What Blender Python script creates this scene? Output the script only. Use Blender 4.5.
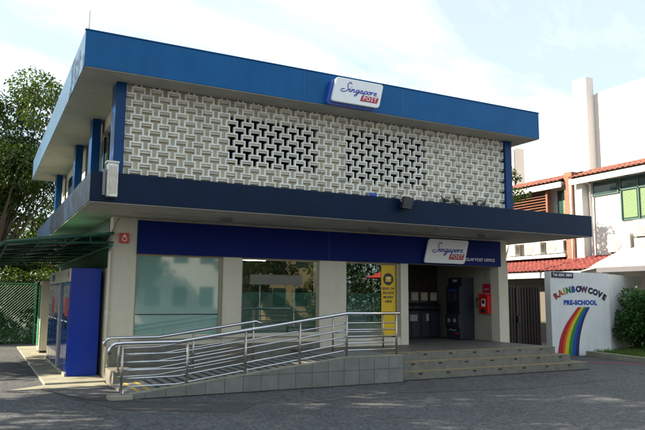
import bpy, bmesh, math, random
from math import radians as R, sin, cos, pi
from mathutils import Vector, Matrix
S = bpy.context.scene
for o in list(bpy.data.objects): bpy.data.objects.remove(o)
COL = S.collection
# ------------------------------------------------------------------ camera
cam = bpy.data.objects.new('camera', bpy.data.cameras.new('camera')); COL.objects.link(cam)
cam.data.sensor_width = 36; cam.data.lens = 650.65/645*36; cam.data.clip_end = 1500
rt = Vector((0.88603686, -0.46356851, 0.00655127)); up = Vector((-0.06464442, -0.10953998, 0.99187806)); fw = Vector((0.45908581, 0.87926403, 0.12702357))
cam.matrix_world = Matrix(((rt.x, up.x, -fw.x, -2.5223), (rt.y, up.y, -fw.y, -14.8444), (rt.z, up.z, -fw.z, 1.792), (0, 0, 0, 1)))
S.camera = cam
# ------------------------------------------------------------------ world, sun, exposure
SUN_EL = 31; SUN_DIR = Vector((-0.90, 0.43))          # horizontal direction towards the sun
az = math.atan2(SUN_DIR.x, SUN_DIR.y)
W = bpy.data.worlds.new('World'); S.world = W; W.use_nodes = True
nt = W.node_tree; nt.nodes.clear(); N = nt.nodes.new; L = nt.links.new
out = N('ShaderNodeOutputWorld'); bg = N('ShaderNodeBackground'); bg.inputs[1].default_value = 0.05
sky = N('ShaderNodeTexSky'); sky.sky_type = 'NISHITA'; sky.sun_disc = False
sky.sun_elevation = R(SUN_EL); sky.sun_rotation = az; sky.air_density = 1.0; sky.dust_density = 1.0; sky.ozone_density = 1.2
tc = N('ShaderNodeTexCoord'); sep = N('ShaderNodeSeparateXYZ'); L(tc.outputs['Generated'], sep.inputs[0])
zz = N('ShaderNodeMath'); zz.operation = 'MAXIMUM'; L(sep.outputs[2], zz.inputs[0]); zz.inputs[1].default_value = 0.0
za = N('ShaderNodeMath'); za.operation = 'ADD'; L(zz.outputs[0], za.inputs[0]); za.inputs[1].default_value = 0.22
dv = N('ShaderNodeVectorMath'); dv.operation = 'DIVIDE'; L(tc.outputs['Generated'], dv.inputs[0])
cb = N('ShaderNodeCombineXYZ'); L(za.outputs[0], cb.inputs[0]); L(za.outputs[0], cb.inputs[1]); L(za.outputs[0], cb.inputs[2]); L(cb.outputs[0], dv.inputs[1])
mp = N('ShaderNodeMapping'); L(dv.outputs[0], mp.inputs[0]); mp.inputs['Location'].default_value = (3.1, 1.7, 0.3); mp.inputs['Scale'].default_value = (1.0, 1.7, 1.0); mp.inputs['Rotation'].default_value = (0, 0, R(-35))
no = N('ShaderNodeTexNoise'); L(mp.outputs[0], no.inputs[0]); no.inputs['Scale'].default_value = 1.1; no.inputs['Detail'].default_value = 9; no.inputs['Roughness'].default_value = 0.58; no.inputs['Distortion'].default_value = 0.35
cr = N('ShaderNodeValToRGB'); L(no.outputs[0], cr.inputs[0]); cr.color_ramp.elements[0].position = 0.44; cr.color_ramp.elements[1].position = 0.63
cr.color_ramp.elements[0].color = (0.52, 0.52, 0.52, 1); cr.color_ramp.elements[1].color = (0.98, 0.98, 0.98, 1)
mx = N('ShaderNodeMix'); mx.data_type = 'RGBA'; L(cr.outputs[0], mx.inputs[0]); L(sky.outputs[0], mx.inputs[6]); mx.inputs[7].default_value = (8.4, 9.6, 10.2, 1)
L(mx.outputs[2], bg.inputs[0]); L(bg.outputs[0], out.inputs[0])
sun = bpy.data.objects.new('sun', bpy.data.lights.new('sun', 'SUN')); COL.objects.link(sun)
sun.data.energy = 5.0; sun.data.angle = R(0.53); sun.data.color = (1.0, 0.86, 0.66)
sd = Vector((SUN_DIR.x*cos(R(SUN_EL)), SUN_DIR.y*cos(R(SUN_EL)), sin(R(SUN_EL))*SUN_DIR.length))
sun.rotation_euler = sd.to_track_quat('Z', 'Y').to_euler(); sun.location = (-20, 10, 20)
S.view_settings.view_transform = 'Standard'; S.view_settings.look = 'None'; S.view_settings.gamma = 1; S.view_settings.use_curve_mapping = False
S.view_settings.exposure = 1.65
S.cycles.max_bounces = 8; S.cycles.transparent_max_bounces = 12
random.seed(7)
# ------------------------------------------------------------------ materials
def mat(name, col, rough=0.7, metal=0.0, var=0.12, scale=3.0, bump=0.0, bscale=40.0, spec=None, emit=None, coat=0, ior=None, dirt=0.0):
    m = bpy.data.materials.new(name); m.use_nodes = True; t = m.node_tree; p = t.nodes['Principled BSDF']
    p.inputs['Roughness'].default_value = rough; p.inputs['Metallic'].default_value = metal
    if spec is not None: p.inputs['Specular IOR Level'].default_value = spec
    if ior: p.inputs['IOR'].default_value = ior
    if coat: p.inputs['Coat Weight'].default_value = coat; p.inputs['Coat Roughness'].default_value = 0.05
    tc = t.nodes.new('ShaderNodeTexCoord')
    n = t.nodes.new('ShaderNodeTexNoise'); n.inputs['Scale'].default_value = scale; n.inputs['Detail'].default_value = 7; n.inputs['Roughness'].default_value = .62
    t.links.new(tc.outputs['Object'], n.inputs[0])
    r = t.nodes.new('ShaderNodeValToRGB'); e = r.color_ramp.elements
    e[0].position = .3; e[1].position = .7
    e[0].color = (*[max(0, c*(1-var)) for c in col], 1); e[1].color = (*[min(1, c*(1+var)) for c in col], 1)
    t.links.new(n.outputs[0], r.inputs[0]); src = r.outputs[0]
    if dirt:
        w = t.nodes.new('ShaderNodeTexNoise'); w.inputs['Scale'].default_value = 1.0; w.inputs['Detail'].default_value = 6
        mpn = t.nodes.new('ShaderNodeMapping'); mpn.inputs['Scale'].default_value = (5, 5, .7); t.links.new(tc.outputs['Object'], mpn.inputs[0]); t.links.new(mpn.outputs[0], w.inputs[0])
        rr = t.nodes.new('ShaderNodeValToRGB'); rr.color_ramp.elements[0].position = .5; rr.color_ramp.elements[1].position = .75
        rr.color_ramp.elements[1].color = (dirt, dirt, dirt, 1); t.links.new(w.outputs[0], rr.inputs[0])
        mm = t.nodes.new('ShaderNodeMix'); mm.data_type = 'RGBA'; t.links.new(rr.outputs[0], mm.inputs[0]); t.links.new(src, mm.inputs[6])
        mm.inputs[7].default_value = (*[c*.55 for c in col], 1); src = mm.outputs[2]
    t.links.new(src, p.inputs['Base Color'])
    if bump:
        b = t.nodes.new('ShaderNodeBump'); b.inputs['Strength'].default_value = bump; b.inputs['Distance'].default_value = .02
        n2 = t.nodes.new('ShaderNodeTexNoise'); n2.inputs['Scale'].default_value = bscale; n2.inputs['Detail'].default_value = 4
        t.links.new(tc.outputs['Object'], n2.inputs[0]); t.links.new(n2.outputs[0], b.inputs['Height']); t.links.new(b.outputs[0], p.inputs['Normal'])
    if emit: p.inputs['Emission Color'].default_value = (*emit[0], 1); p.inputs['Emission Strength'].default_value = emit[1]
    return m
def island_tone(m, lo):
    t = m.node_tree; p = t.nodes['Principled BSDF']; src = p.inputs['Base Color'].links[0].from_socket
    g = t.nodes.new('ShaderNodeNewGeometry'); rr = t.nodes.new('ShaderNodeMapRange'); rr.inputs[3].default_value = lo; rr.inputs[4].default_value = 1.05; t.links.new(g.outputs['Random Per Island'], rr.inputs[0])
    mm = t.nodes.new('ShaderNodeVectorMath'); mm.operation = 'SCALE'; t.links.new(src, mm.inputs[0]); t.links.new(rr.outputs[0], mm.inputs['Scale']); t.links.new(mm.outputs[0], p.inputs['Base Color'])
def asphalt_mat():
    m = mat('asphalt', (.075, .077, .082), .82, bump=.8, bscale=45, var=.0); t = m.node_tree; p = t.nodes['Principled BSDF']; N = t.nodes.new; L = t.links.new
    tc = N('ShaderNodeTexCoord')
    v = N('ShaderNodeTexVoronoi'); v.inputs['Scale'].default_value = 26; L(tc.outputs['Object'], v.inputs[0])
    a = N('ShaderNodeTexNoise'); a.inputs['Scale'].default_value = .35; a.inputs['Detail'].default_value = 9; a.inputs['Roughness'].default_value = .7; L(tc.outputs['Object'], a.inputs[0])
    r1 = N('ShaderNodeValToRGB'); L(v.outputs['Color'], r1.inputs[0]); r1.color_ramp.elements[0].color = (.026, .028, .031, 1); r1.color_ramp.elements[1].color = (.118, .128, .140, 1)
    r2 = N('ShaderNodeValToRGB'); L(a.outputs[0], r2.inputs[0]); r2.color_ramp.elements[0].position = .33; r2.color_ramp.elements[1].position = .68
    r2.color_ramp.elements[0].color = (.70, .70, .72, 1); r2.color_ramp.elements[1].color = (1.12, 1.1, 1.08, 1)
    mm = N('ShaderNodeMix'); mm.data_type = 'RGBA'; mm.blend_type = 'MULTIPLY'; mm.inputs[0].default_value = 1; L(r1.outputs[0], mm.inputs[6]); L(r2.outputs[0], mm.inputs[7])
    c = N('ShaderNodeTexVoronoi'); c.feature = 'DISTANCE_TO_EDGE'; c.inputs['Scale'].default_value = .22
    dn = N('ShaderNodeTexNoise'); dn.inputs['Scale'].default_value = 1.5; dn.inputs['Detail'].default_value = 5; L(tc.outputs['Object'], dn.inputs[0])
    ad = N('ShaderNodeMix'); ad.data_type = 'RGBA'; ad.blend_type = 'LINEAR_LIGHT'; ad.inputs[0].default_value = .35; L(tc.outputs['Object'], ad.inputs[6]); L(dn.outputs['Color'], ad.inputs[7]); L(ad.outputs[2], c.inputs[0])
    r3 = N('ShaderNodeValToRGB'); L(c.outputs[0], r3.inputs[0]); r3.color_ramp.elements[0].color = (.45, .45, .45, 1); r3.color_ramp.elements[1].position = .004
    m3 = N('ShaderNodeMix'); m3.data_type = 'RGBA'; m3.blend_type = 'MULTIPLY'; m3.inputs[0].default_value = 1; L(mm.outputs[2], m3.inputs[6]); L(r3.outputs[0], m3.inputs[7]); L(m3.outputs[2], p.inputs['Base Color'])
    return m
def tile_mat(name, c1, c2, mortar, w, h, msize=.012, rough=.5, vec=('X', 'Z'), off=0.0):
    m = mat(name, c1, rough, bump=.1); t = m.node_tree; p = t.nodes['Principled BSDF']; N = t.nodes.new; L = t.links.new
    tc = N('ShaderNodeTexCoord'); s = N('ShaderNodeSeparateXYZ'); c = N('ShaderNodeCombineXYZ'); L(tc.outputs['Object'], s.inputs[0]); L(s.outputs[vec[0]], c.inputs[0]); L(s.outputs[vec[1]], c.inputs[1])
    b = N('ShaderNodeTexBrick'); b.offset = off; b.inputs['Scale'].default_value = 1; b.inputs['Brick Width'].default_value = w; b.inputs['Row Height'].default_value = h; b.inputs['Mortar Size'].default_value = msize
    b.inputs['Color1'].default_value = (*c1, 1); b.inputs['Color2'].default_value = (*c2, 1); b.inputs['Mortar'].default_value = (*mortar, 1); L(c.outputs[0], b.inputs[0])
    n = N('ShaderNodeTexNoise'); n.inputs['Scale'].default_value = 5; n.inputs['Detail'].default_value = 8; L(tc.outputs['Object'], n.inputs[0])
    r = N('ShaderNodeValToRGB'); L(n.outputs[0], r.inputs[0]); r.color_ramp.elements[0].color = (.65, .64, .62, 1); r.color_ramp.elements[1].color = (1.15, 1.15, 1.15, 1)
    mm = N('ShaderNodeMix'); mm.data_type = 'RGBA'; mm.blend_type = 'MULTIPLY'; mm.inputs[0].default_value = 1; L(b.outputs[0], mm.inputs[6]); L(r.outputs[0], mm.inputs[7]); L(mm.outputs[2], p.inputs['Base Color'])
    return m
def glass_mat(name, tint=(.75, .85, .82), boost=1.5):
    m = bpy.data.materials.new(name); m.use_nodes = True; t = m.node_tree; t.nodes.clear(); N = t.nodes.new; L = t.links.new
    o = N('ShaderNodeOutputMaterial'); mx = N('ShaderNodeMixShader'); tr = N('ShaderNodeBsdfTransparent'); gl = N('ShaderNodeBsdfGlossy'); fr = N('ShaderNodeFresnel')
    fr.inputs[0].default_value = boost; tr.inputs[0].default_value = (*tint, 1); gl.inputs['Roughness'].default_value = .01; gl.inputs[0].default_value = (.95, .98, 1, 1)
    L(fr.outputs[0], mx.inputs[0]); L(tr.outputs[0], mx.inputs[1]); L(gl.outputs[0], mx.inputs[2]); L(mx.outputs[0], o.inputs[0]); return m
def film_mat(name, col, alpha):
    m = mat(name, col, .25, var=.05); t = m.node_tree; N = t.nodes.new; L = t.links.new; p = t.nodes['Principled BSDF']; o = t.nodes['Material Output']
    mx = N('ShaderNodeMixShader'); tr = N('ShaderNodeBsdfTransparent'); tr.inputs[0].default_value = (.7, .9, .85, 1); mx.inputs[0].default_value = alpha
    L(tr.outputs[0], mx.inputs[1]); L(p.outputs[0], mx.inputs[2]); L(mx.outputs[0], o.inputs[0]); return m
def leaf_mat(name, dark, light, trans=.35):
    m = bpy.data.materials.new(name); m.use_nodes = True; t = m.node_tree; t.nodes.clear(); N = t.nodes.new; L = t.links.new
    o = N('ShaderNodeOutputMaterial'); mx = N('ShaderNodeMixShader'); p = N('ShaderNodeBsdfPrincipled'); tr = N('ShaderNodeBsdfTranslucent')
    g = N('ShaderNodeNewGeometry'); n = N('ShaderNodeTexNoise'); tc = N('ShaderNodeTexCoord'); L(tc.outputs['Object'], n.inputs[0]); n.inputs['Scale'].default_value = .9; n.inputs['Detail'].default_value = 2
    a = N('ShaderNodeMath'); a.operation = 'MULTIPLY_ADD'; L(g.outputs['Random Per Island'], a.inputs[0]); a.inputs[1].default_value = .6
    s = N('ShaderNodeMath'); s.operation = 'SUBTRACT'; L(n.outputs[0], s.inputs[0]); s.inputs[1].default_value = .25; L(s.outputs[0], a.inputs[2])
    r = N('ShaderNodeValToRGB'); L(a.outputs[0], r.inputs[0]); r.color_ramp.elements[0].position = .15; r.color_ramp.elements[1].position = .85
    r.color_ramp.elements[0].color = (*dark, 1); r.color_ramp.elements[1].color = (*light, 1)
    L(r.outputs[0], p.inputs['Base Color']); p.inputs['Roughness'].default_value = .45; p.inputs['Specular IOR Level'].default_value = .35
    b = N('ShaderNodeMix'); b.data_type = 'RGBA'; b.blend_type = 'MULTIPLY'; b.inputs[0].default_value = 1; L(r.outputs[0], b.inputs[6]); b.inputs[7].default_value = (2.2, 2.3, .8, 1); L(b.outputs[2], tr.inputs[0])
    mx.inputs[0].default_value = trans; L(p.outputs[0], mx.inputs[1]); L(tr.outputs[0], mx.inputs[2]); L(mx.outputs[0], o.inputs[0]); return m
M = dict(
 asphalt=asphalt_mat(),
 concrete=mat('concrete', (.26, .255, .20), .85, var=.25, scale=2.5, bump=.3, bscale=30, dirt=.5),
 stone=mat('step_stone', (.15, .145, .12), .75, var=.22, scale=6, bump=.2, dirt=.35),
 cream=mat('cream_paint', (.58, .54, .43), .75, var=.05, bump=.08, dirt=.18),
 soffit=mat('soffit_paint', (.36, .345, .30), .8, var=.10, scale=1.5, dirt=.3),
 roofblue=mat('roof_blue_paint', (.001, .095, .275), .32, spec=.2, var=.12, scale=1.3, bump=.05, dirt=.30),
 navy=mat('canopy_navy_paint', (.002, .015, .043), .35, spec=.13, var=.18, scale=1.5, bump=.05, dirt=.35),
 signblue=mat('sign_band_blue', (.001, .0105, .115), .6, var=.04, spec=.15),
 finblue=mat('fin_blue_paint', (.001, .042, .15), .32, spec=.2, var=.08),
 block=mat('vent_block', (.86, .865, .80), .85, var=.10, scale=5, bump=.1, dirt=.35),
 backing=mat('vent_backing', (.52, .475, .36), .9, var=.15, scale=4, dirt=.4),
 web=mat('vent_web', (.62, .58, .48), .9, var=.12, scale=8, dirt=.3),
 greyblue=mat('mottled_grey_blue', (.020, .075, .155), .45, var=.35, scale=.9, bump=.05, dirt=.5, spec=.3),
 joint=mat('joint_sealant', (.05, .13, .25), .7),
 dark=mat('dark_recess', (.004, .005, .010), .6, var=.1, spec=.1),
 steel=mat('stainless_steel', (.62, .64, .68), .24, 1.0, var=.06, scale=20),
 brass=mat('post_steel', (.42, .39, .35), .38, 1.0, var=.12, scale=12),
 white=mat('white_paint', (.62, .62, .60), .6, var=.04, dirt=.12),
 signwhite=mat('sign_white', (.80, .82, .83), .25, var=.02),
 signback=mat('sign_back_blue', (.02, .07, .38), .4, var=.03),
 inkblue=mat('ink_blue', (.02, .04, .42), .5, var=.02), red=mat('logo_red', (.42, .01, .035), .45, var=.03), brightred=mat('phone_red', (.55, .015, .01), .3, var=.04),
 textwhite=mat('text_white', (.8, .8, .8), .5, var=.02), black=mat('black_plastic', (.015, .015, .018), .4, var=.1),
 yellow=mat('poster_yellow', (.72, .46, .01), .45, var=.03), nosing=mat('nosing_yellow', (.42, .28, .09), .7, var=.25, scale=9), linepaint=mat('line_yellow', (.55, .36, .05), .7, var=.35, scale=6),
 redpaint=mat('road_red', (.14, .05, .055), .8, var=.4, scale=5),
 frost=mat('frosted_film', (.19, .335, .295), .04, var=.10, scale=1.2, ior=2.1), glass=glass_mat('clear_glass', (.8, .9, .87), 1.8), film=film_mat('half_film', (.16, .30, .27), .6),
 frame=mat('aluminium_frame', (.30, .27, .19), .5, .3, var=.05), grey=mat('grey_metal', (.22, .23, .24), .5, .4), greybox=mat('galvanised', (.55, .55, .50), .35, .8, var=.25, scale=9, dirt=.4),
 machine=mat('machine_charcoal', (.010, .012, .016), .4, var=.1), machine2=mat('machine_side', (.018, .024, .036), .45, var=.1), screen=mat('dark_screen', (.01, .015, .03), .12), panelgrey=mat('panel_grey', (.32, .33, .34), .5),
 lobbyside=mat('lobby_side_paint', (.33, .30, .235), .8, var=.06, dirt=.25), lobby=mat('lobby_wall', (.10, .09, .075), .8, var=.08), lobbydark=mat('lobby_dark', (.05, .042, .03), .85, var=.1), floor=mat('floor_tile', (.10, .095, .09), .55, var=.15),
 lockerblue=mat('locker_blue', (.002, .030, .30), .3, var=.05, spec=.3), lockerglass=mat('locker_glass_blue', (.002, .03, .22), .06, var=.3, scale=2, spec=.8),
 lockercream=mat('locker_header', (.5, .52, .45), .5),
 green=mat('awning_green', (.01, .16, .07), .5, var=.15), greenmetal=mat('green_metal', (.006, .055, .032), .5, .0, var=.2), fencegreen=mat('fence_green', (.02, .14, .07), .5),
 terracotta=mat('terracotta', (.20, .070, .05), .85, var=.55, scale=5, bump=.3), terracotta2=mat('terracotta_red', (.17, .034, .03), .85, var=.6, scale=4, bump=.3),
 pigeon=mat('pigeon_grey', (.05, .05, .06), .6, var=.6, scale=14),
 brick=tile_mat('orange_brick', (.19, .07, .038), (.24, .09, .045), (.22, .18, .14), .22, .075, .01, .8, ('Y', 'Z'), .5),
 wood=mat('brown_louvre', (.17, .06, .03), .6, var=.25, scale=6), gate=mat('gate_brown', (.035, .022, .018), .5, var=.2),
 housewhite=mat('house_white', (.58, .555, .53), .8, var=.04, dirt=.1), towerbeige=mat('tower_beige', (.62, .60, .57), .8, var=.03), housetan=mat('house_tan', (.38, .29, .17), .8, var=.1),
 wall=mat('boundary_white', (.70, .72, .73), .8, var=.05, dirt=.2), curtain=mat('curtain_green', (.13, .20, .10), .8, var=.2, scale=12), winframe=mat('dark_green_frame', (.02, .07, .06), .5), windark=mat('window_dark', (.03, .06, .055), .08),
 acwhite=mat('ac_white', (.46, .45, .40), .5, var=.04, dirt=.2), tarp=mat('awning_white', (.30, .295, .28), .7, var=.08), tarpdark=mat('awning_valance', (.10, .10, .12), .7),
 bark=mat('bark', (.075, .062, .05), .9, var=.35, scale=8, bump=.6, bscale=20), soil=mat('soil', (.07, .055, .04), .95, var=.3), plate=mat('plate_navy', (.01, .015, .06), .4, var=.03),
 tiles=tile_mat('ramp_tiles', (.165, .178, .165), (.205, .215, .20), (.10, .09, .075), .37, .30, .008, .45), slot=mat('groove_black', (.02, .02, .02), .7), tactile=mat('ramp_floor', (.17, .17, .17), .7, var=.15, scale=5, bump=.2),
 leaf=leaf_mat('leaf_dark', (.007, .018, .004), (.045, .08, .014), .25), leaf2=leaf_mat('leaf_mid', (.006, .017, .004), (.050, .085, .013), .27), leafbush=leaf_mat('leaf_bush', (.008, .032, .006), (.045, .13, .02), .2), pinkleaf=leaf_mat('leaf_pink', (.20, .06, .06), (.45, .2, .2), .3),
 grass=leaf_mat('grass_blade', (.03, .07, .01), (.10, .17, .03), .25), umbrella=mat('parasol_red', (.45, .03, .02), .7), tube=mat('tube_light', (1, 1, 1), emit=((1, .93, .8), 30)),
 lampglass=mat('lamp_cover', (.12, .12, .11), .3), shed=mat('paper_tan', (.35, .28, .17), .7))
for nm, c in (('rb_red', (.42, .015, .02)), ('rb_orange', (.62, .10, .01)), ('rb_yellow', (.62, .48, .01)), ('rb_green', (.01, .22, .05)), ('rb_blue', (.01, .06, .36)), ('rb_navy', (.015, .015, .10)), ('rb_purple', (.13, .02, .13)), ('rb_black', (.015, .015, .02))): M[nm] = mat(nm, c, .6, var=.08, scale=8)
island_tone(M['block'], .84); island_tone(M['web'], .8)
# ------------------------------------------------------------------ mesh helpers
def origin(p):
    o = Vector((0, 0, 0))
    while p is not None: o += p.location; p = p.parent
    return o
class MB:
    def __init__(s): s.v = []; s.f = []
    def add(s, v, f): b = len(s.v); s.v += [tuple(x) for x in v]; s.f += [tuple(i+b for i in q) for q in f]; return s
    def box(s, x0, x1, y0, y1, z0, z1):
        return s.add([(x0,y0,z0),(x1,y0,z0),(x1,y1,z0),(x0,y1,z0),(x0,y0,z1),(x1,y0,z1),(x1,y1,z1),(x0,y1,z1)], [(0,3,2,1),(4,5,6,7),(0,1,5,4),(1,2,6,5),(2,3,7,6),(3,0,4,7)])
    def prism(s, poly, f0, f1):      # poly of 2D pts; f0/f1 map (a,b) to 3D
        n = len(poly); return s.add([f0(*p) for p in poly]+[f1(*p) for p in poly], [tuple(range(n))[::-1], tuple(range(n, 2*n))]+[(i, (i+1) % n, n+(i+1) % n, n+i) for i in range(n)])
    def xz(s, poly, y0, y1): return s.prism(poly, lambda a, b: (a, y0, b), lambda a, b: (a, y1, b))
    def xy(s, poly, z0, z1): return s.prism(poly, lambda a, b: (a, b, z0), lambda a, b: (a, b, z1))
    def yz(s, poly, x0, x1): return s.prism(poly, lambda a, b: (x0, a, b), lambda a, b: (x1, a, b))
    def tube(s, pts, r, n=10, caps=True):
        pts = [Vector(p) for p in pts]; rr = r if isinstance(r, (list, tuple)) else [r]*len(pts); base = len(s.v); prev = None
        for i, p in enumerate(pts):
            d = (pts[min(i+1, len(pts)-1)]-pts[max(i-1, 0)]).normalized()
            if prev is None: a = d.orthogonal().normalized()
            else: a = (prev-d*prev.dot(d)).normalized()
            prev = a; b = d.cross(a)
            s.v += [tuple(p+(a*cos(2*pi*k/n)+b*sin(2*pi*k/n))*rr[i]) for k in range(n)]
        for i in range(len(pts)-1):
            for k in range(n): s.f.append((base+i*n+k, base+i*n+(k+1) % n, base+(i+1)*n+(k+1) % n, base+(i+1)*n+k))
        if caps: s.f.append(tuple(base+k for k in range(n))[::-1]); s.f.append(tuple(base+(len(pts)-1)*n+k for k in range(n)))
        return s
    def build(s, name, m, parent=None, smooth=False, bevel=0, org=None, recalc=True):
        o_ = Vector(org) if org else (origin(parent) if parent else Vector((0, 0, 0)))
        me = bpy.data.meshes.new(name); me.from_pydata([(a-o_.x, b-o_.y, c-o_.z) for a, b, c in s.v], [], s.f); me.materials.append(M[m] if isinstance(m, str) else m)
        if recalc:
            bm = bmesh.new(); bm.from_mesh(me); bmesh.ops.recalc_face_normals(bm, faces=bm.faces); bm.to_mesh(me); bm.free()
        if smooth: me.polygons.foreach_set('use_smooth', [True]*len(me.polygons))
        ob = bpy.data.objects.new(name, me); COL.objects.link(ob)
        if parent: ob.parent = parent
        elif org: ob.location = org
        if bevel:
            md = ob.modifiers.new('bevel', 'BEVEL'); md.width = bevel; md.segments = 2; md.limit_method = 'ANGLE'
        return ob
def tag(o, label=None, cat=None, group=None, kind=None):
    if label: o['label'] = label
    if cat: o['category'] = cat
    if group: o['group'] = group
    if kind: o['kind'] = kind
    return o
def thing(name, label, cat, loc, group=None):
    o = bpy.data.objects.new(name, None); COL.objects.link(o); o.location = loc; o.empty_display_size = .3
    return tag(o, label, cat, group)
def copy_tree(o, parent=None):
    c = o.copy(); COL.objects.link(c); c.parent = parent
    for ch in list(o.children): copy_tree(ch, c)
    return c
def B(name, m, parent, x0, x1, y0, y1, z0, z1, bevel=0): return MB().box(x0, x1, y0, y1, z0, z1).build(name, m, parent, bevel=bevel)
def textmesh(txt, size, f, bold=0.0, depth=.004, space=1.0):
    """returns MB of the text, centred, mapped with f(a,b,h)"""
    cu = bpy.data.curves.new('tmp', 'FONT'); cu.body = txt; cu.size = size; cu.align_x = 'CENTER'; cu.align_y = 'CENTER'; cu.extrude = depth; cu.offset = bold; cu.space_character = space; cu.resolution_u = 3
    ob = bpy.data.objects.new('tmp', cu); COL.objects.link(ob); dg = bpy.context.evaluated_depsgraph_get(); dg.update()
    me = bpy.data.meshes.new_from_object(ob.evaluated_get(dg)); mb = MB(); mb.add([f(v.co.x, v.co.y, v.co.z) for v in me.vertices], [tuple(p.vertices) for p in me.polygons])
    bpy.data.objects.remove(ob); bpy.data.meshes.remove(me); bpy.data.curves.remove(cu); return mb
def catmull(p, n=5):
    q = [p[0]]+list(p)+[p[-1]]; o = []
    for i in range(1, len(q)-2):
        for k in range(n):
            t = k/n; o.append(tuple(.5*((2*q[i][j])+(-q[i-1][j]+q[i+1][j])*t+(2*q[i-1][j]-5*q[i][j]+4*q[i+1][j]-q[i+2][j])*t*t+(-q[i-1][j]+3*q[i][j]-3*q[i+1][j]+q[i+2][j])*t**3) for j in range(len(p[0]))))
    o.append(tuple(p[-1])); return o
def leaves(name, m, parent, clumps, n, size, seed=1, droop=.3, aspect=.45, org=None):
    """clumps: (x,y,z,rx,ry,rz); leaf-sized bent quads through the outer shell of each clump"""
    rn = random.Random(seed); mb = MB(); wt = [c[3]*c[4]+c[3]*c[5]+c[4]*c[5] for c in clumps]
    for c in rn.choices(clumps, wt, k=n):
        d = Vector((rn.gauss(0, 1), rn.gauss(0, 1), rn.gauss(0, 1))).normalized(); r = rn.uniform(.45, 1.08)**.6
        p = Vector((c[0]+d.x*c[3]*r, c[1]+d.y*c[4]*r, c[2]+d.z*c[5]*r))
        a = (d*.5+Vector((rn.uniform(-1, 1), rn.uniform(-1, 1), rn.uniform(-.8, .5)-droop))).normalized()
        w = a.cross(Vector((rn.uniform(-1, 1), rn.uniform(-1, 1), rn.uniform(.2, 1.5)))).normalized(); l = size*rn.uniform(.6, 1.35); h = l*aspect
        b = len(mb.v); mid = p+a*l*.5; tip = p+a*l-Vector((0, 0, l*.12))
        mb.v += [tuple(p), tuple(mid+w*h*.5), tuple(tip), tuple(mid-w*h*.5)]; mb.f.append((b, b+1, b+2, b+3))
    return mb.build(name, m, parent, org=org, recalc=False)
def tree(name, label, cat, x, y, h, cr, zc0, leafm, n, size, seed, group=None, trunk_r=.18, lean=(0, 0), flat=1.0, nclump=26, cx=0, cy=0, z0=0):
    rn = random.Random(seed); t = thing(name, label, cat, (x, y, z0), group); mb = MB(); cl = []
    zc = (zc0+h)/2; hz = (h-zc0)/2
    for i in range(nclump):
        d = Vector((rn.gauss(0, 1), rn.gauss(0, 1), rn.gauss(0, 1))).normalized(); r = rn.uniform(.35, .82)
        k = rn.uniform(.16, .36)*cr
        cl.append((x+cx+d.x*cr*r, y+cy+d.y*cr*r, z0+zc+d.z*(hz-k*.6)*min(1, r*1.15), k, k, k*.75*flat))
    fork = Vector((x+lean[0], y+lean[1], z0+zc0*.62))
    mb.tube([(x, y, z0-.1), (x+lean[0]*.2, y+lean[1]*.2, z0+zc0*.2), (x+lean[0]*.7+.05, y+lean[1]*.6, z0+zc0*.45), fork], [trunk_r*1.3, trunk_r*1.02, trunk_r*.9, trunk_r*.8], 10)
    for c in cl[::2]:
        e = Vector(c[:3]); m1 = fork.lerp(e, .45)+Vector((rn.uniform(-.2, .2), rn.uniform(-.2, .2), hz*.12)); mb.tube([fork, m1, e], [trunk_r*.5, trunk_r*.28, trunk_r*.09], 6)
    mb.build('trunk', 'bark', t, smooth=True); leaves('crown', leafm, t, cl, n, size, seed); return t
# ================================================================== SETTING
def sheet(name, poly, z, m, label=None, t=.0): 
    o = MB().add([(a, b, z) for a, b in poly], [tuple(range(len(poly)))]).build(name, m); o['kind'] = 'structure'; return o
sheet('ground', [(-320, -320), (320, -320), (320, 320), (-320, 320)], 0, 'asphalt')
o = MB().box(-1.25, -.05, -.35, 10.6, -.02, .055).build('side_pavement', 'concrete', bevel=.01); o['kind'] = 'structure'
o = MB().xy([(-1.95, -.9), (-.1, -.9), (-.1, -.36), (-1.26, -.36)], -.02, .022).build('pavement_edge', 'concrete'); o['kind'] = 'structure'
sheet('road_marking', [(13.1, -1.5), (13.5, -1.1), (14.5, -2.35), (14.05, -2.6)], .004, 'redpaint')
sheet('road_marking', [(13.9, -2.75), (13.97, -2.66), (16.0, -4.6), (15.92, -4.7)], .004, 'linepaint')
sheet('asphalt_patch', [(-1.1, -2.0), (-.2, -2.2), (.1, -3.2), (1.9, -4.1), (1.2, -4.9), (-.4, -3.9)], .004, mat('asphalt_patch', (.045, .046, .05), .85, bump=.5, var=.3, scale=14))
def strip(name, pts, w, z, m, seed=1):
    rn = random.Random(seed); mb = MB(); P_ = []
    for i in range(len(pts)-1):
        a, b = Vector(pts[i]), Vector(pts[i+1]); n = max(2, int((b-a).length/.12))
        for k in range(n): P_.append(a.lerp(b, k/n))
    P_.append(Vector(pts[-1]))
    for i, p in enumerate(P_):
        d = (P_[min(i+1, len(P_)-1)]-P_[max(i-1, 0)]).normalized(); nn = Vector((-d.y, d.x)); j = rn.uniform(-.3, .3)*w
        mb.v += [(p.x+nn.x*(j+w*rn.uniform(.3, .7)), p.y+nn.y*(j+w*rn.uniform(.3, .7)), z), (p.x-nn.x*(w*rn.uniform(.3, .7)-j), p.y-nn.y*(w*rn.uniform(.3, .7)-j), z)]
    for i in range(len(P_)-1): mb.f.append((2*i, 2*i+1, 2*i+3, 2*i+2))
    o = mb.build(name, m); o['kind'] = 'structure'
M['grime'] = mat('grime', (.018, .018, .016), .95, var=.5, scale=12); M['tar'] = mat('crack_seal', (.02, .02, .022), .6, var=.3, scale=8)
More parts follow.
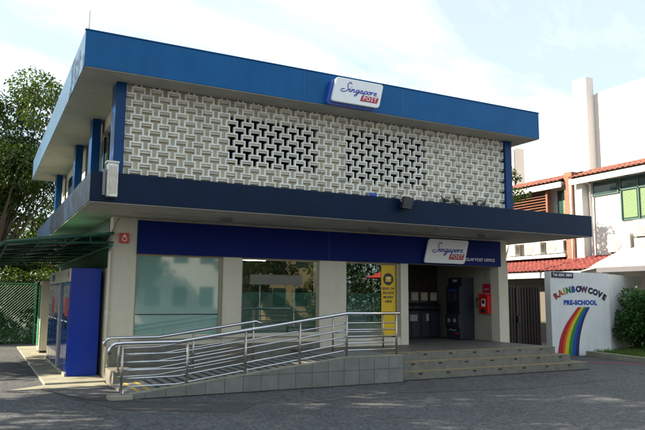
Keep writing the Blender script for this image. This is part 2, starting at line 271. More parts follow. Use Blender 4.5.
strip('gutter_grime', [(.1, -2.87), (5.75, -2.87)], .10, .008, 'grime', 2); strip('gutter_grime', [(5.8, -2.69), (11.7, -2.69)], .08, .008, 'grime', 3)
strip('asphalt_crack', [(-1.35, -.9), (-1.0, -1.9), (-.75, -2.6), (-.2, -3.1), (.9, -3.5)], .025, .012, 'tar', 4); strip('asphalt_crack', [(2.4, -4.6), (4.8, -4.2), (7.5, -4.8), (11, -4.4)], .02, .008, 'tar', 5)
rn = random.Random(9); mb = MB()
for i in range(170):
    if i < 90: x, y, z = rn.uniform(-3, 12.5), -2.95-abs(rn.gauss(0, .7)), .013
    else: x, y, z = rn.uniform(-4.5, -1.3), rn.uniform(-3, 10), .013
    a = rn.uniform(0, 2*pi); l = rn.uniform(.03, .06); b = len(mb.v)
    mb.v += [(x, y, z), (x+l*cos(a)+.3*l*sin(a), y+l*sin(a)-.3*l*cos(a), z+.008), (x+2*l*cos(a), y+2*l*sin(a), z), (x+l*cos(a)-.3*l*sin(a), y+l*sin(a)+.3*l*cos(a), z+.004)]; mb.f.append((b, b+1, b+2, b+3))
o = mb.build('fallen_leaves', mat('dry_leaf', (.16, .11, .05), .8, var=.4, scale=3), recalc=False); tag(o, 'dry fallen leaves scattered over the asphalt in front of the post office', 'leaves', kind='stuff')
# grass bank with kerb at the right
bank = [(14.98, .02), (14.55, -2.4), (15.6, -6), (30, -9), (30, 1.5), (19.2, 1.0), (16.1, .06)]
o = MB().xy(bank, -.05, .13).build('grass_bank_soil', 'soil'); o['kind'] = 'structure'
kp = [(14.86, .1), (14.43, -2.42), (15.5, -6.1), (30, -9.15)]; ki = [(14.98, .08), (14.56, -2.4), (15.6, -6), (30, -9)]
o = MB().xy(kp+ki[::-1], -.05, .17).build('kerb', 'concrete', bevel=.01); o['kind'] = 'structure'
rn = random.Random(3); mb = MB()
for i in range(9000):
    x, y = rn.uniform(14.6, 19), rn.uniform(-4.0, 1.0)
    if x < 15.0-(.18*(-y) if y < 0 else 0)+.05 or y > .02+max(0, (x-16.1)*.33): continue
    h = rn.uniform(.05, .16); a = rn.uniform(0, pi); b = len(mb.v); w = .012
    mb.v += [(x-w*cos(a), y-w*sin(a), .12), (x+w*cos(a), y+w*sin(a), .12), (x+rn.uniform(-.05, .05), y+rn.uniform(-.05, .05), .12+h)]; mb.f.append((b, b+1, b+2))
o = mb.build('grass', 'grass', recalc=False); tag(o, 'short rough grass growing on the kerbed bank by the white wall', 'grass', kind='stuff')
# ================================================================== POST OFFICE
PO = thing('post_office_building', 'two storey post office with blue fascias, patterned vent block screen and navy canopy', 'building', (5.5, 5, 0))
w = MB()
w.box(0, .53, 0, .35, 0, 3.563); w.box(2.58, 3.05, 0, .35, 0, 3.563); w.box(5.16, 5.94, 0, .35, 0, 3.563); w.box(7.66, 7.9, 0, .35, 0, 3.563); w.box(11.17, 11.5, 0, .35, 0, 3.563)
w.box(.53, 2.58, .02, .35, 0, .95); w.box(3.05, 5.16, .02, .35, 0, .86); w.box(5.94, 7.66, .02, .35, 0, .76)
for a, b in ((.53, 2.58), (3.05, 5.16), (5.94, 7.66), (7.9, 11.17)): w.box(a, b, .02, .35, 2.76, 3.563)
w.box(0, .2, .35, 10.5, 0, 3.563); w.box(11.3, 11.5, .35, 10.5, 0, 3.563); w.box(.2, 11.3, 10.3, 10.5, 0, 3.563)
w.build('ground_floor_wall', 'cream', PO)
B('plinth', 'stone', PO, .03, 5.15, -.06, -.002, 0, .72)
B('wall_base_trim', 'cream', PO, .53, 5.15, -.05, .018, .86, .95, .006)
# canopy slab
def slab(name, x0, x1, y0, y1, z0, z1, mf, ms):
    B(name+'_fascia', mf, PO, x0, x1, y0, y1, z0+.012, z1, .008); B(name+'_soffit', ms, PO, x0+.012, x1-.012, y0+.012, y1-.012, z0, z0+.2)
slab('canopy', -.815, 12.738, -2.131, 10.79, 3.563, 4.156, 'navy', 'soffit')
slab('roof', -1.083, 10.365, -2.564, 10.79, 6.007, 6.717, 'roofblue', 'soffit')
B('roof_side_fascia', 'greyblue', PO, -1.088, -1.0835, -2.563, 10.79, 6.02, 6.716)  # left fascia in a darker, greyer, more mottled blue than the front
B('roof_edge_trim', 'roofblue', PO, -1.1, 10.38, -2.58, -2.50, 6.717, 6.735)
for x in (3.42, 5.98): B('fascia_joint', 'joint', PO, x-.006, x+.006, -2.568, -2.56, 6.03, 6.71)
# upper storey walls
B('upper_wall', 'cream', PO, -.08, .1, 2.2, 10.5, 4.156, 6.007); B('upper_wall', 'cream', PO, 9.6, 9.8, -1.6, 10.5, 4.156, 6.007); B('upper_wall', 'cream', PO, .1, 9.6, 10.3, 10.5, 4.156, 6.007)
B('upper_floor', 'floor', PO, .1, 9.6, -1.5, 10.3, 4.156, 4.17)
B('side_wall_sill', 'cream', PO, -.08, .1, -1.6, 2.2, 4.156, 4.5); B('side_wall_head', 'cream', PO, -.12, .1, -1.6, 2.2, 5.72, 6.007)
for i, (a, b) in enumerate(((-1.55, 1.0), (1.15, 2.2))):
    f = B('side_window', 'windark', PO, 0, .03, a, b, 4.5, 5.72); B('frame', 'finblue', f, -.03, 0, (a+b)/2-.03, (a+b)/2+.03, 4.5, 5.72)
for a in (2.6, 5.2, 7.4): f = B('side_window', 'windark', PO, -.1, -.082, a, a+1.1, 4.9, 5.7); B('frame', 'finblue', f, -.12, -.101, a+.5, a+.56, 4.9, 5.7)
for y in (-2.0, 1.05, 4.1, 9.2): B('fin', 'finblue', PO, -.40, -.205, y, y+.45, 4.156, 6.007, .005)
B('fin', 'finblue', PO, 9.66, 9.89, -2.02, -1.5, 4.156, 6.007, .005)
# vent block screen (one part, its pattern in its mesh)
p_, bw, sw, hh = .18, .24, .12, .14; rim = .0155; yf, yb = -1.95, -1.875
sc = MB(); web = MB()
ncol = int(9.87/p_)+2; holes = [(1.98, 4.11, 4.62, 5.66), (4.87, 7.17, 4.50, 5.76)]
for i in range(ncol):
    x = -.2+.06+i*p_
    if x+.12 > 9.89: break
    for j in range(-1, 8):
        zt = 6.10-(.14 if i % 2 else 0)-j*.28
        if zt-.28 < 4.12 and zt < 4.2: continue
        if zt-.28 > 6.0: continue
        def T(s): return [(x-bw/2+s, zt-s), (x-bw/2+s, zt-hh+s), (x-sw/2+s, zt-hh+s), (x-sw/2+s, zt-2*hh+s), (x+sw/2-s, zt-2*hh+s), (x+sw/2-s, zt-hh+s), (x+bw/2-s, zt-hh+s), (x+bw/2-s, zt-s)]
        O, I = T(.0008), T(rim); y0 = yf+rn.uniform(-.003, .003)
        v = [(a, y0, b) for a, b in O]+[(a, y0, b) for a, b in I]+[(a, yb, b) for a, b in O]+[(a, yb, b) for a, b in I]; fs = []
        for k in range(8):
            k2 = (k+1) % 8; fs += [(k, k2, 8+k2, 8+k), (8+k, 8+k2, 24+k2, 24+k), (k2, k, 16+k, 16+k2), (16+k, 24+k, 24+k2, 16+k2)]
        sc.add(v, fs)
        a0, a1 = x-bw/2+rim+.001, x+bw/2-rim-.001
        web.add([(a0, yf+.03, zt-rim-.001), (a1, yf+.03, zt-rim-.001), (a1, yf+.02, zt-.064), (a0, yf+.02, zt-.064), (a0, yb, zt-.052), (a1, yb, zt-.052), (a0, yb, zt-rim-.001), (a1, yb, zt-rim-.001)], [(0, 1, 2, 3), (3, 2, 5, 4), (4, 5, 7, 6), (0, 3, 4, 6), (1, 7, 5, 2)])
sob = sc.build('vent_block_screen', 'block', PO); web.build('block_web', 'web', sob)
bk = MB(); hx = [-.2]+[h for q in holes for h in q[:2]]+[9.66]
for k in range(0, 6, 2): bk.box(hx[k], hx[k+1], -1.873, -1.70, 4.156, 6.007)
for q in holes: bk.box(q[0], q[1], -1.873, -1.70, 4.156, q[2]); bk.box(q[0], q[1], -1.873, -1.70, q[3], 6.007)
bk.build('screen_backing_wall', 'backing', PO)
for q in holes:
    f = B('upper_window', 'dark', PO, q[0]-.05, q[1]+.05, -1.62, -1.60, q[2]-.05, q[3]+.05)
    for k in range(1, 4): a = q[0]+(q[1]-q[0])*k/4; B('mullion', 'dark', f, a-.02, a+.02, -1.65, -1.621, q[2], q[3])
# sign band
sb = B('sign_band', 'signblue', PO, .538, 11.225, -.06, .0, 2.758, 3.509, .004)
B('band_seam', 'signback', sb, 5.40, 5.41, -.0625, -.0585, 2.77, 3.5)
tm = textmesh('SIGLAP POST OFFICE', .125, lambda a, b, h: (10.39+a, -.062-h, 2.935+b), .001, .003, 1.02); tm.build('lettering', 'textwhite', sb)
B('wall_strip', 'backing', PO, .1, 11.2, -.012, -.001, 3.525, 3.55)
# windows
f = B('window', 'frost', PO, .53, 2.58, .09, .11, .95, 2.76); B('mullion', 'slot', f, .53, 2.58, .075, .089, 1.395, 1.415); B('frame', 'frame', f, .53, .57, .06, .088, .95, 2.76); B('frame', 'frame', f, 2.50, 2.58, .06, .088, .95, 2.76); B('frame', 'frame', f, .57, 2.5, .06, .088, 2.72, 2.76)
f = B('window', 'glass', PO, 3.05, 5.16, .10, .108, .86, 2.76); B('frosted_film', 'film', f, 3.09, 5.1, .112, .114, .9, 1.93); B('frame', 'grey', f, 3.05, 3.09, .06, .099, .86, 2.76); B('frame', 'frame', f, 5.09, 5.16, .06, .099, .86, 2.76); B('frame', 'frame', f, 3.09, 5.09, .06, .099, 2.71, 2.76); B('frame', 'grey', f, 3.09, 5.09, .06, .099, .86, .9)
f = B('window', 'glass', PO, 5.94, 7.64, .10, .108, .76, 2.76); B('frosted_film', 'film', f, 5.98, 7.06, .112, .114, .8, 1.93); B('frame', 'grey', f, 5.94, 5.98, .06, .099, .76, 2.76); B('frame', 'frame', f, 7.55, 7.66, .04, .099, .76, 2.76); B('frame', 'frame', f, 5.98, 7.55, .06, .099, 2.715, 2.76)
# interior
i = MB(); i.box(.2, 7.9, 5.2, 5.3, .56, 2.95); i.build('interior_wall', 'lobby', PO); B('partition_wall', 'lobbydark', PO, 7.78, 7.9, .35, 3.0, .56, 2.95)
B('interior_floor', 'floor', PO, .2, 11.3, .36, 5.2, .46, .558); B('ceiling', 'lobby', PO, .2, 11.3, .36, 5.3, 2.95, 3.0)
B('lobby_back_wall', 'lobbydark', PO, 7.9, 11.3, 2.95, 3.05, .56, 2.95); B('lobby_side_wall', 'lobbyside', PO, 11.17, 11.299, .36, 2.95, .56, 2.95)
B('pier', 'cream', PO, 11.56, 11.84, .32, .55, 0, 2.86)
B('pier_cap', 'cream', PO, 11.54, 11.87, .30, .57, 2.86, 2.90)
MB().tube([(11.70, .27, .1), (11.70, .27, 2.4)], .025).build('downpipe', 'cream', PO, smooth=True)
MB().tube([(-.05, -.05, .05), (-.05, -.05, 2.75), (-.02, .0, 2.82)], .035).build('downpipe', 'cream', PO, smooth=True)
MB().tube([(-.05, -.055, 1.42), (-.05, -.055, 1.50)], .045).build('pipe_clip', 'cream', PO)
MB().tube(catmull([(.12, -.02, 3.53), (.05, -.06, 3.42), (-.03, -.02, 3.2), (-.1, -.02, 3.0)]), .012, 6).build('wall_cable', 'grey', PO)
MB().tube([(.2, -.9, 3.55), (2.1, -.9, 3.553), (2.25, -1.0, 3.553)], .008, 6).build('soffit_conduit', 'soffit', PO); MB().tube([(4.6, -.5, 3.553), (6.0, -.95, 3.553)], .008, 6).build('soffit_conduit', 'soffit', PO)
# platform + steps (part of the building)
B('entrance_platform', 'stone', PO, 5.78, 11.15, -2.09, .34, 0, .553, .006); B('platform_paving', 'floor', PO, 5.79, 11.13, -2.04, .33, .5535, .5565); B('entrance_platform', 'floor', PO, 4.36, 5.765, -1.16, -.02, 0, .553)
for k, (xe, yf_, zt) in enumerate(((11.72, -2.65, .185), (11.40, -2.37, .37))):
    st = MB().box(5.775, xe, yf_, -.01 if k else -.3, 0, zt); so = st.build('step', 'stone', PO, bevel=.01)
    B('nosing', 'nosing', so, 5.80, xe-.02, yf_-.002, yf_+.045, zt, zt+.006)
    for q in range(7): B('nosing_fixing', 'slot', so, 6.3+q*.78, 6.4+q*.78, yf_-.006, yf_-.001, zt-.075, zt-.04)
pn = B('nosing', 'nosing', PO, 5.8, 11.13, -2.092, -2.045, .556, .562)
for q in range(7): B('nosing_fixing', 'slot', pn, 6.1+q*.75, 6.2+q*.75, -2.097, -2.091, .48, .515)
# ------------------------------------------------------------------ small things on the building
def rounded_para(W_, H_, sh, r, n=5):
    out_ = []
    for cx_, cz, a0 in ((r, r, 180), (W_-r, r, 270), (W_-r, H_-r, 0), (r, H_-r, 90)):
        for k in range(n+1): a = R(a0+90*k/n); px, pz = cx_+r*cos(a), cz+r*sin(a); out_.append((px+sh*pz/H_, pz))
    return out_
STROKES = [
 [(1.75, 2.35), (1.6, 2.75), (1.15, 2.75), (.85, 2.2), (1.0, 1.6), (1.3, 1.0), (1.25, .35), (.7, -.1), (0, -.25), (-.45, .1), (-.3, .5), (.4, .65)],
 [(1.5, .45), (1.95, .95), (1.85, .25), (2.1, .02), (2.5, .5)],
 [(2.5, .95), (2.45, .05), (2.7, .7), (3.05, .95), (3.1, .3), (3.35, .05), (3.7, .45)],
 [(4.4, .85), (4.0, .95), (3.75, .45), (4.0, .02), (4.35, .4), (4.5, .9), (4.35, -.4), (4.0, -1.0), (3.65, -.85), (4.1, -.3), (4.8, .35)],
 [(5.5, .85), (5.15, .95), (4.9, .45), (5.1, .02), (5.45, .4), (5.55, .9), (5.5, .2), (5.75, .05), (6.05, .45)],
 [(6.2, .95), (6.05, -.9)], [(6.15, .5), (6.45, .95), (6.85, .8), (6.8, .25), (6.45, .02), (6.2, .2)],
 [(7.4, .95), (7.1, .5), (7.3, .02), (7.7, .2), (7.75, .75), (7.4, .95), (7.8, .85), (8.1, .85)],
 [(8.15, .95), (8.1, .05), (8.25, .65), (8.6, .95), (8.8, .85)],
 [(9.0, .45), (9.5, .6), (9.45, .92), (9.1, .85), (8.98, .35), (9.25, .02), (9.75, .2)],
 [(10.1, .05), (10.18, .08)], [(2.1, 1.45), (2.16, 1.5)]]
def logo(parent, W_, H_, sh, y, x0, z0):
    def f(a, b): return (x0+a*W_+b*sh, z0+b*H_)
    mb = MB()
    for s_ in STROKES:
        pts = catmull(s_, 4); P3 = []
        for (a, b) in pts: X, Z = f(.17+a*.0735+b*.012, .47+b*.135); P3.append((X, y-.004, Z))
        mb.tube(P3, .0085*W_/1.2, 5)
    mb.build('script_lettering', 'inkblue', parent)
    bx = [f(.57, .17), f(.93, .17), f(.95, .40), f(.59, .40)]; r = MB().xz(bx, y-.006, y).build('red_box', 'red', parent)
    X, Z = f(.765, .285); textmesh('POST', .125*H_/.55, lambda a, b, h: (X+a+b*.22, y-.0075-h, Z+b), .0015, .001, 1.25).build('lettering', 'textwhite', r)
t = thing('roof_sign', 'slanted white signboard with script logo mounted on the blue roof fascia', 'sign', (4.6, -2.57, 6.03))
p = MB().xz([(a+3.98, b+6.06) for a, b in rounded_para(1.22, .565, .13, .07)], -2.78, -2.70).build('panel', 'signwhite', t, bevel=.012)
MB().xz([(a+3.90, b+6.015) for a, b in rounded_para(1.24, .565, .13, .07)], -2.695, -2.565).build('backing_box', 'signback', t)
logo(t, 1.22, .565, .13, -2.782, 3.98, 6.06)
t = thing('entrance_sign', 'slanted white signboard with script logo on the dark blue band over the doorway', 'sign', (9.0, -.06, 2.78))
MB().xz([(a+8.33, b+2.79) for a, b in rounded_para(1.42, .68, .18, .07)], -.17, -.115).build('panel', 'signwhite', t, bevel=.012)
MB().xz([(a+8.35, b+2.81) for a, b in rounded_para(1.38, .62, .17, .07)], -.114, -.063).build('backing_box', 'signback', t)
logo(t, 1.42, .68, .18, -.172, 8.33, 2.79)
t = thing('fire_alarm_sounder', 'small red fire alarm box on the cream pier below the canopy', 'alarm', (.24, 0, 2.97))
B('housing', 'brightred', t, .145, .345, -.07, 0, 2.98, 3.20, .012); MB().tube([(.245, -.07, 3.07), (.245, -.085, 3.07)], .055, 16).build('badge', 'textwhite', t); MB().xz([(.205, 3.12), (.285, 3.12), (.245, 3.18)], -.076, -.07).build('mark', 'textwhite', t)
MB().tube([(.245, -.085, 3.07), (.245, -.09, 3.07)], .038, 16).build('button', 'brightred', t)
t = thing('junction_box', 'weathered metal cabinet fixed at the left corner of the navy canopy', 'box', (-.45, -2.13, 3.64))
B('cabinet', 'greybox', t, -.54, -.345, -2.33, -2.135, 3.66, 4.30, .006); B('lid', 'white', t, -.57, -.335, -2.35, -2.13, 4.30, 4.34, .004); B('back_plate', 'grey', t, -.60, -.55, -2.19, -2.134, 3.70, 4.2); B('vent_panel', 'brass', t, -.52, -.365, -2.334, -2.331, 3.72, 4.24)
def rod(x, y, label): 
    o = MB().tube([(x, y, 6.735), (x, y, 6.76)], .03).tube([(x, y, 6.76), (x, y, 7.12)], .008, 6).build('lightning_rod', 'grey', org=(x, y, 6.717)); tag(o, label, 'lightning rod', 'lightning rods on the roof')
rod(-1.03, -2.5, 'thin lightning rod on the near left corner of the roof'); rod(10.30, -2.5, 'thin lightning rod on the right end of the roof fascia')
t = thing('floodlight', 'dark ribbed floodlight hanging over the front edge of the navy canopy', 'light', (6.2, -2.1, 4.156))
MB().prism([(6.10, 3.90), (6.34, 3.88), (6.45, 4.15), (6.18, 4.19)], lambda a, b: (a, -2.36, b), lambda a, b: (a, -2.24, b)).build('lamp_head', 'black', t, bevel=.01)
mb = MB()
for k in range(6): mb.box(6.19+k*.03, 6.20+k*.03, -2.235, -2.20, 3.95, 4.12)
mb.build('cooling_fin', 'black', t); MB().tube([(6.05, -2.0, 4.17), (6.05, -2.24, 4.22), (6.13, -2.3, 4.05)], .012, 6).build('bracket', 'grey', t)
t = thing('small_fitting', 'small blue and grey electrical fitting lying on the canopy edge left of the floodlight', 'fitting', (5.45, -2.0, 4.156))
B('housing', 'signback', t, 5.36, 5.56, -2.12, -1.99, 4.16, 4.24, .01); B('cover', 'grey', t, 5.30, 5.355, -2.12, -1.99, 4.16, 4.21, .01)
lab = ('leftmost oval lamp under the canopy, above the teal window', 'oval lamp under the canopy above the window with the yellow poster', 'oval lamp under the canopy near its front edge above the entrance sign', 'oval lamp under the canopy above the right pier of the doorway')
first = None
for (x, y), lb in zip(((2.25, -1.04), (6.18, -.98), (7.58, -1.9), (9.51, -1.21)), lab):
    if first is None:
        first = t = thing('soffit_lamp', lb, 'lamp', (x, y, 3.563), 'oval lamps under the canopy'); mb = MB(); v = [(x+.17*cos(a*pi/8), y+.10*sin(a*pi/8)) for a in range(16)]
        mb.xy(v, 3.52, 3.562); mb.build('base', 'grey', t, bevel=.008); MB().xy([(x+.14*cos(a*pi/8), y+.075*sin(a*pi/8)) for a in range(16)], 3.478, 3.519).build('lamp_cover', 'lampglass', t, bevel=.02)
    else: c = copy_tree(first); c.location = (x, y, 3.563); c['label'] = lb
# pigeons on the canopy edge
def pigeon(label, x, y, z, rot, pitch):
    c, s_ = cos(rot), sin(rot); cp, sp = cos(pitch), sin(pitch)
    def q(a, b, h): a, b, h = a*.85, b*.85, h*.85; a, h = a*cp-h*sp, a*sp+h*cp; return (x+a*c-b*s_, y+a*s_+b*c, z+.075+h)
    t = thing('pigeon', label, 'bird', (x, y, z), 'pigeons on the canopy edge'); mb = MB(); n = 10
    prof_ = [(-.19, -.01, .012, .006), (-.12, -.005, .028, .012), (-.07, 0, .045, .035), (0, .005, .056, .052), (.06, .015, .048, .05), (.10, .045, .030, .034), (.12, .08, .022, .024), (.135, .105, .024, .024), (.155, .108, .016, .016), (.165, .105, .006, .006), (.19, .10, .002, .002)]
    for a, h, w_, v_ in prof_: mb.v += [q(a, w_*cos(2*pi*k/n), h+v_*sin(2*pi*k/n)) for k in range(n)]
    for i_ in range(len(prof_)-1):
        for k in range(n): mb.f.append((i_*n+k, i_*n+(k+1) % n, (i_+1)*n+(k+1) % n, (i_+1)*n+k))
    mb.f += [tuple(range(n))[::-1], tuple(len(mb.v)-n+k for k in range(n))]
    for d in (-.02, .02): mb.tube([q(.0, d, -.04), (q(.0, d, -.04)[0], q(.0, d, -.04)[1], z+.002)], .005, 5)
    mb.build('body', 'pigeon', t, smooth=True)
    for d in (-1, 1): MB().add([q(.07, .05*d, .03), q(.03, .062*d, -.01), q(-.15, .035*d, -.005), q(-.06, .052*d, .035)], [(0, 1, 2, 3)]).build('wing', 'black', t)
for lb, x, y, rot, pt in (('leftmost dark pigeon on the canopy edge below the vent blocks', 7.62, -2.03, 3.0, .1), ('dark pigeon on the canopy edge just right of the leftmost one', 7.98, -2.03, 2.9, .45), ('hunched pigeon on the canopy edge, second from the right', 8.58, -2.03, .3, -.1), ('rightmost pigeon on the canopy edge, with its head raised', 8.86, -2.03, .2, .35)): pigeon(lb, x, y, 4.157, rot, pt)
# poster
t = thing('poster', 'tall yellow poster with a round dark badge filling the right side of the window', 'poster', (7.32, .09, .8))
B('sheet', 'yellow', t, 7.085, 7.545, .094, .098, .8, 2.70)
MB().tube([(7.31, .0935, 2.32), (7.31, .091, 2.32)], .165, 28).build('badge', 'black', t); B('badge_mark', 'yellow', t, 7.22, 7.40, .089, .0905, 2.25, 2.39); B('badge_mark', 'textwhite', t, 7.28, 7.36, .0875, .0885, 2.33, 2.37)
for k, s_ in enumerate(('SEND OR', 'RECEIVE', 'MONEY', 'HERE')): textmesh(s_, .095, lambda a, b, h: (7.31+a, .092-h, 2.06-k*.115+b), .003, .001).build('lettering', 'black', t)
# interior things
t = thing('tube_light', 'lit fluorescent tube fixed to the ceiling behind the left clear window', 'light', (4.1, 2, 2.9)); B('fixture', 'white', t, 3.7, 4.5, 1.95, 2.08, 2.86, 2.945); MB().tube([(3.72, 2.0, 2.835), (4.48, 2.0, 2.835)], .022).build('tube', 'tube', t)
t = thing('service_counter', 'long pale service counter inside behind the clear window', 'counter', (4, 3, .56)); B('front', 'shed', t, 2.6, 6.6, 2.9, 3.0, .56, 1.55); B('counter_top', 'panelgrey', t, 2.55, 6.65, 2.75, 3.4, 1.55, 1.6)
t = thing('brochure_rack', 'low rack of papers standing inside the clear window', 'rack', (3.5, 1.2, .56)); B('frame', 'grey', t, 3.15, 4.3, 1.1, 1.5, .56, 1.7)
for k in range(3):
    for q in range(4): B('paper', ('textwhite', 'shed', 'panelgrey')[(k+q) % 3], t, 3.2+q*.27, 3.42+q*.27, 1.07, 1.098, .75+k*.32, 1.0+k*.32)
o = MB().box(4.1, 4.7, 3.05, 3.4, 1.6, 1.95).build('parcel_carton', 'shed', org=(4.4, 3.2, 1.6), bevel=.005); tag(o, 'brown carton lying on the service counter inside', 'carton')
# payphone
t = thing('payphone', 'red payphone mounted on the cream lobby wall right of the cash machine', 'payphone', (11.16, .55, 1.38))
B('body', 'brightred', t, 11.02, 11.168, .33, .74, 1.36, 1.90, .02); B('hood', 'brightred', t, 10.95, 11.168, .33, .68, 1.91, 1.96, .006); B('notice', 'red', t, 11.155, 11.168, .36, .70, 1.99, 2.26)
B('notice_text', 'panelgrey', t, 11.151, 11.154, .42, .64, 2.08, 2.12); B('dial_panel', 'textwhite', t, 11.012, 11.019, .44, .60, 1.58, 1.80); B('key_pad', 'black', t, 11.006, 11.011, .46, .57, 1.66, 1.77); B('coin_tray', 'black', t, 10.99, 11.019, .42, .62, 1.40, 1.50, .01)
MB().tube(catmull([(10.97, .70, 1.85), (10.94, .72, 1.78), (10.94, .72, 1.62), (10.97, .70, 1.55)]), [.035]*5+[.022]*6+[.03]*5, 8).build('handset', 'black', t, smooth=True); MB().tube([(11.162, .5, 2.27), (11.162, .5, 2.93)], .008, 6).build('conduit', 'grey', t)
# cash machine
t = thing('cash_machine', 'tall charcoal cash machine in the doorway beside the red payphone', 'machine', (10.85, 1.5, .56))
MB().xz([(10.56, .57), (11.12, .57), (11.12, 2.46), (10.66, 2.46), (10.66, 2.24), (10.56, 2.15), (10.56, 1.35), (10.50, 1.30), (10.50, .95), (10.56, .85)], 1.07, 1.72).build('cabinet', 'machine2', t, bevel=.008)
B('top_sign', 'black', t, 10.645, 10.659, 1.1, 1.68, 2.28, 2.44); B('screen', 'screen', t, 10.548, 10.559, 1.2, 1.6, 1.65, 2.0); B('fascia', 'machine', t, 10.551, 10.5595, 1.09, 1.70, 1.36, 2.14)
textmesh('SAM', .11, lambda a, b, h: (10.643-h, 1.39-a, 2.36+b), .003, .001).build('lettering', 'textwhite', t)
for k in range(3): B('blue_panel', 'signback', t, 10.540, 10.548, 1.18+k*.17, 1.30+k*.17, 2.04, 2.11)
for k in range(2): MB().tube([(10.50, 1.25+k*.28, 1.14), (10.485, 1.25+k*.28, 1.14)], .06, 14).build('card_slot', 'panelgrey', t)
B('red_label', 'red', t, 10.548, 10.559, 1.15, 1.38, .72, .77)
MB().tube([(10.55, 1.6, .83), (10.55, 1.5, .87), (10.55, 1.4, .82), (10.55, 1.25, .86)], .008, 5).build('script_mark', 'textwhite', t)
# row of service machines
labs = ('leftmost of the four dark service machines inside the lobby, with a grey panel', 'second dark service machine from the left inside the lobby', 'third dark service machine in the lobby, with a bright poster light above', 'rightmost of the four dark service machines, right beside the cash machine')
first = None
for k, lb in enumerate(labs):
    x = 9.36+k*.37
    if first is None:
        first = t = thing('service_machine', lb, 'machine', (x, 2.3, .56), 'dark self service machines in the lobby')
        MB().yz([(2.2, .57), (2.75, .57), (2.75, 2.05), (2.28, 2.05), (2.24, 1.66), (2.1, 1.56), (2.1, 1.48), (2.2, 1.42)], x-.175, x+.175).build('cabinet', 'machine', t, bevel=.006)
        B('header', 'shed', t, x-.13, x+.13, 2.245, 2.262, 1.74, 2.00); B('screen', 'panelgrey', t, x-.08, x+.08, 2.238, 2.2445, 1.80, 1.93); B('kick_plate', 'machine2', t, x-.15, x+.15, 2.19, 2.198, .62, 1.35)
    else: c = copy_tree(first); c.location = (x, 2.3, .56); c['label'] = lb
o = MB().box(9.50, 9.78, 2.185, 2.19, 1.10, 1.30).build('logo_plate', 'panelgrey', org=(9.6, 2.18, 1.2)); tag(o, 'grey rectangular notice fixed on the first dark service machine', 'notice')
o = MB().box(10.12, 10.22, 2.185, 2.19, 1.1, 1.32).build('notice', 'panelgrey', org=(10.2, 2.18, 1.2)); tag(o, 'small narrow notice fixed on the third dark service machine', 'notice')
# ------------------------------------------------------------------ ramp
RP = thing('access_ramp', 'tiled grey wheelchair ramp rising to the entrance in front of the windows', 'ramp', (2.8, -2, 0))
def rz(x): return .075 if x < -.05 else (.075+(x+.05)*(.563-.075)/4.41 if x < 4.36 else .563)
MB().xz([(-.06, -.02), (5.76, -.02), (5.76, .56), (4.36, .56), (-.06, .07)], -2.83, -2.72).build('ramp_wall', 'tiles', RP)
MB().xz([(-.06, .071), (4.36, .561), (5.765, .561), (5.765, .585), (4.355, .585), (-.06, .095)], -2.835, -2.70).build('ramp_kerb', 'concrete', RP)
MB().xz([(-.06, -.02), (5.76, -.02), (5.76, .556), (4.36, .556), (-.06, .066)], -2.718, -1.17).build('ramp_floor', 'tactile', RP)
B('rear_kerb', 'stone', RP, -.06, 4.355, -1.165, -.065, 0, .30, .006)
mb = MB(); ln = MB()
for k in range(24):
    x = .12+k*.185; d = mb if k > 1 else ln
    if x > 4.3: break
    d.add([(x, -2.69, rz(x)-.005), (x+.06, -2.69, rz(x+.06)-.005), (x+.06, -1.25, rz(x+.06)-.005), (x, -1.25, rz(x)-.005)], [(0, 1, 2, 3)])
mb.build('grip_strip', 'slot', RP); ln.build('yellow_strip', 'linepaint', RP)
o = MB().box(-.42, -.02, -2.90, -2.58, 0, .075).build('post_footing', 'concrete', org=(-.2, -2.75, 0), bevel=.01); tag(o, 'small pale concrete block under the nearest handrail post', 'footing')
def rail(label, y, xs, posts_to, curl_end):
    t = thing('handrail', label, 'handrail', (2.5, y, 0), 'stainless steel handrails of the ramp')
    def tz(x): return .975 if x < .8 else (.975+(x-.8)*(1.475-.975)/3.59 if x < 4.39 else 1.475)
    pts = [(-.42, y, tz(0)-.19), (-.43, y, tz(0)-.12), (-.40, y, tz(0)-.05), (-.33, y, tz(0)-.01), (-.2, y, tz(0)), (.8, y, tz(.8)), (4.39, y, tz(4.39))] if posts_to > 5 else [(-.26, y, tz(0)-.16), (-.27, y, tz(0)-.09), (-.23, y, tz(0)-.03), (-.14, y, tz(0)), (.8, y, tz(.8)), (2.95, y, tz(2.95)), (3.1, y, tz(3.0)-.06)]
    if posts_to > 5: pts += [(5.72, y, 1.475)]
    MB().tube(pts, .033, 12).build('top_rail', 'steel', t, smooth=True)
    for x in xs: g = .06 if x < -.1 else (rz(x)-.01 if y < -2 else max(.3, rz(x)-.01)); p = MB().tube([(x, y, g), (x, y, tz(x)-.015)], .022, 10).build('post', 'brass', t, smooth=True); MB().tube([(x, y, g), (x, y, g+.02)], .045, 12).build('base_plate', 'steel', p)
    e = xs[-1]
    for k in range(5):
        dz = .20+k*.142
        if posts_to > 5: q = [(-.17, y+.04, tz(0)-dz), (.8, y+.04, tz(.8)-dz), (4.39, y+.04, tz(4.39)-dz), (e, y+.04, 1.475-dz)]
        else: q = [(xs[0], y+.04, tz(0)-dz), (.8, y+.04, tz(.8)-dz), (e, y+.04, tz(e)-dz)]
        MB().tube(q, .0165, 8).build('rail', 'steel', t, smooth=True)
    return t
rail('long stainless steel handrail along the open front edge of the ramp', -2.75, [-.2, .98, 2.13, 3.3, 4.39, 5.64], 9, True)
rail('shorter stainless steel handrail on the window side of the ramp', -1.2, [.02, 1.55, 2.9], 3, True)
t = thing('platform_rail', 'short low steel rail on the landing below the yellow poster', 'handrail', (6.0, -1.2, .56))
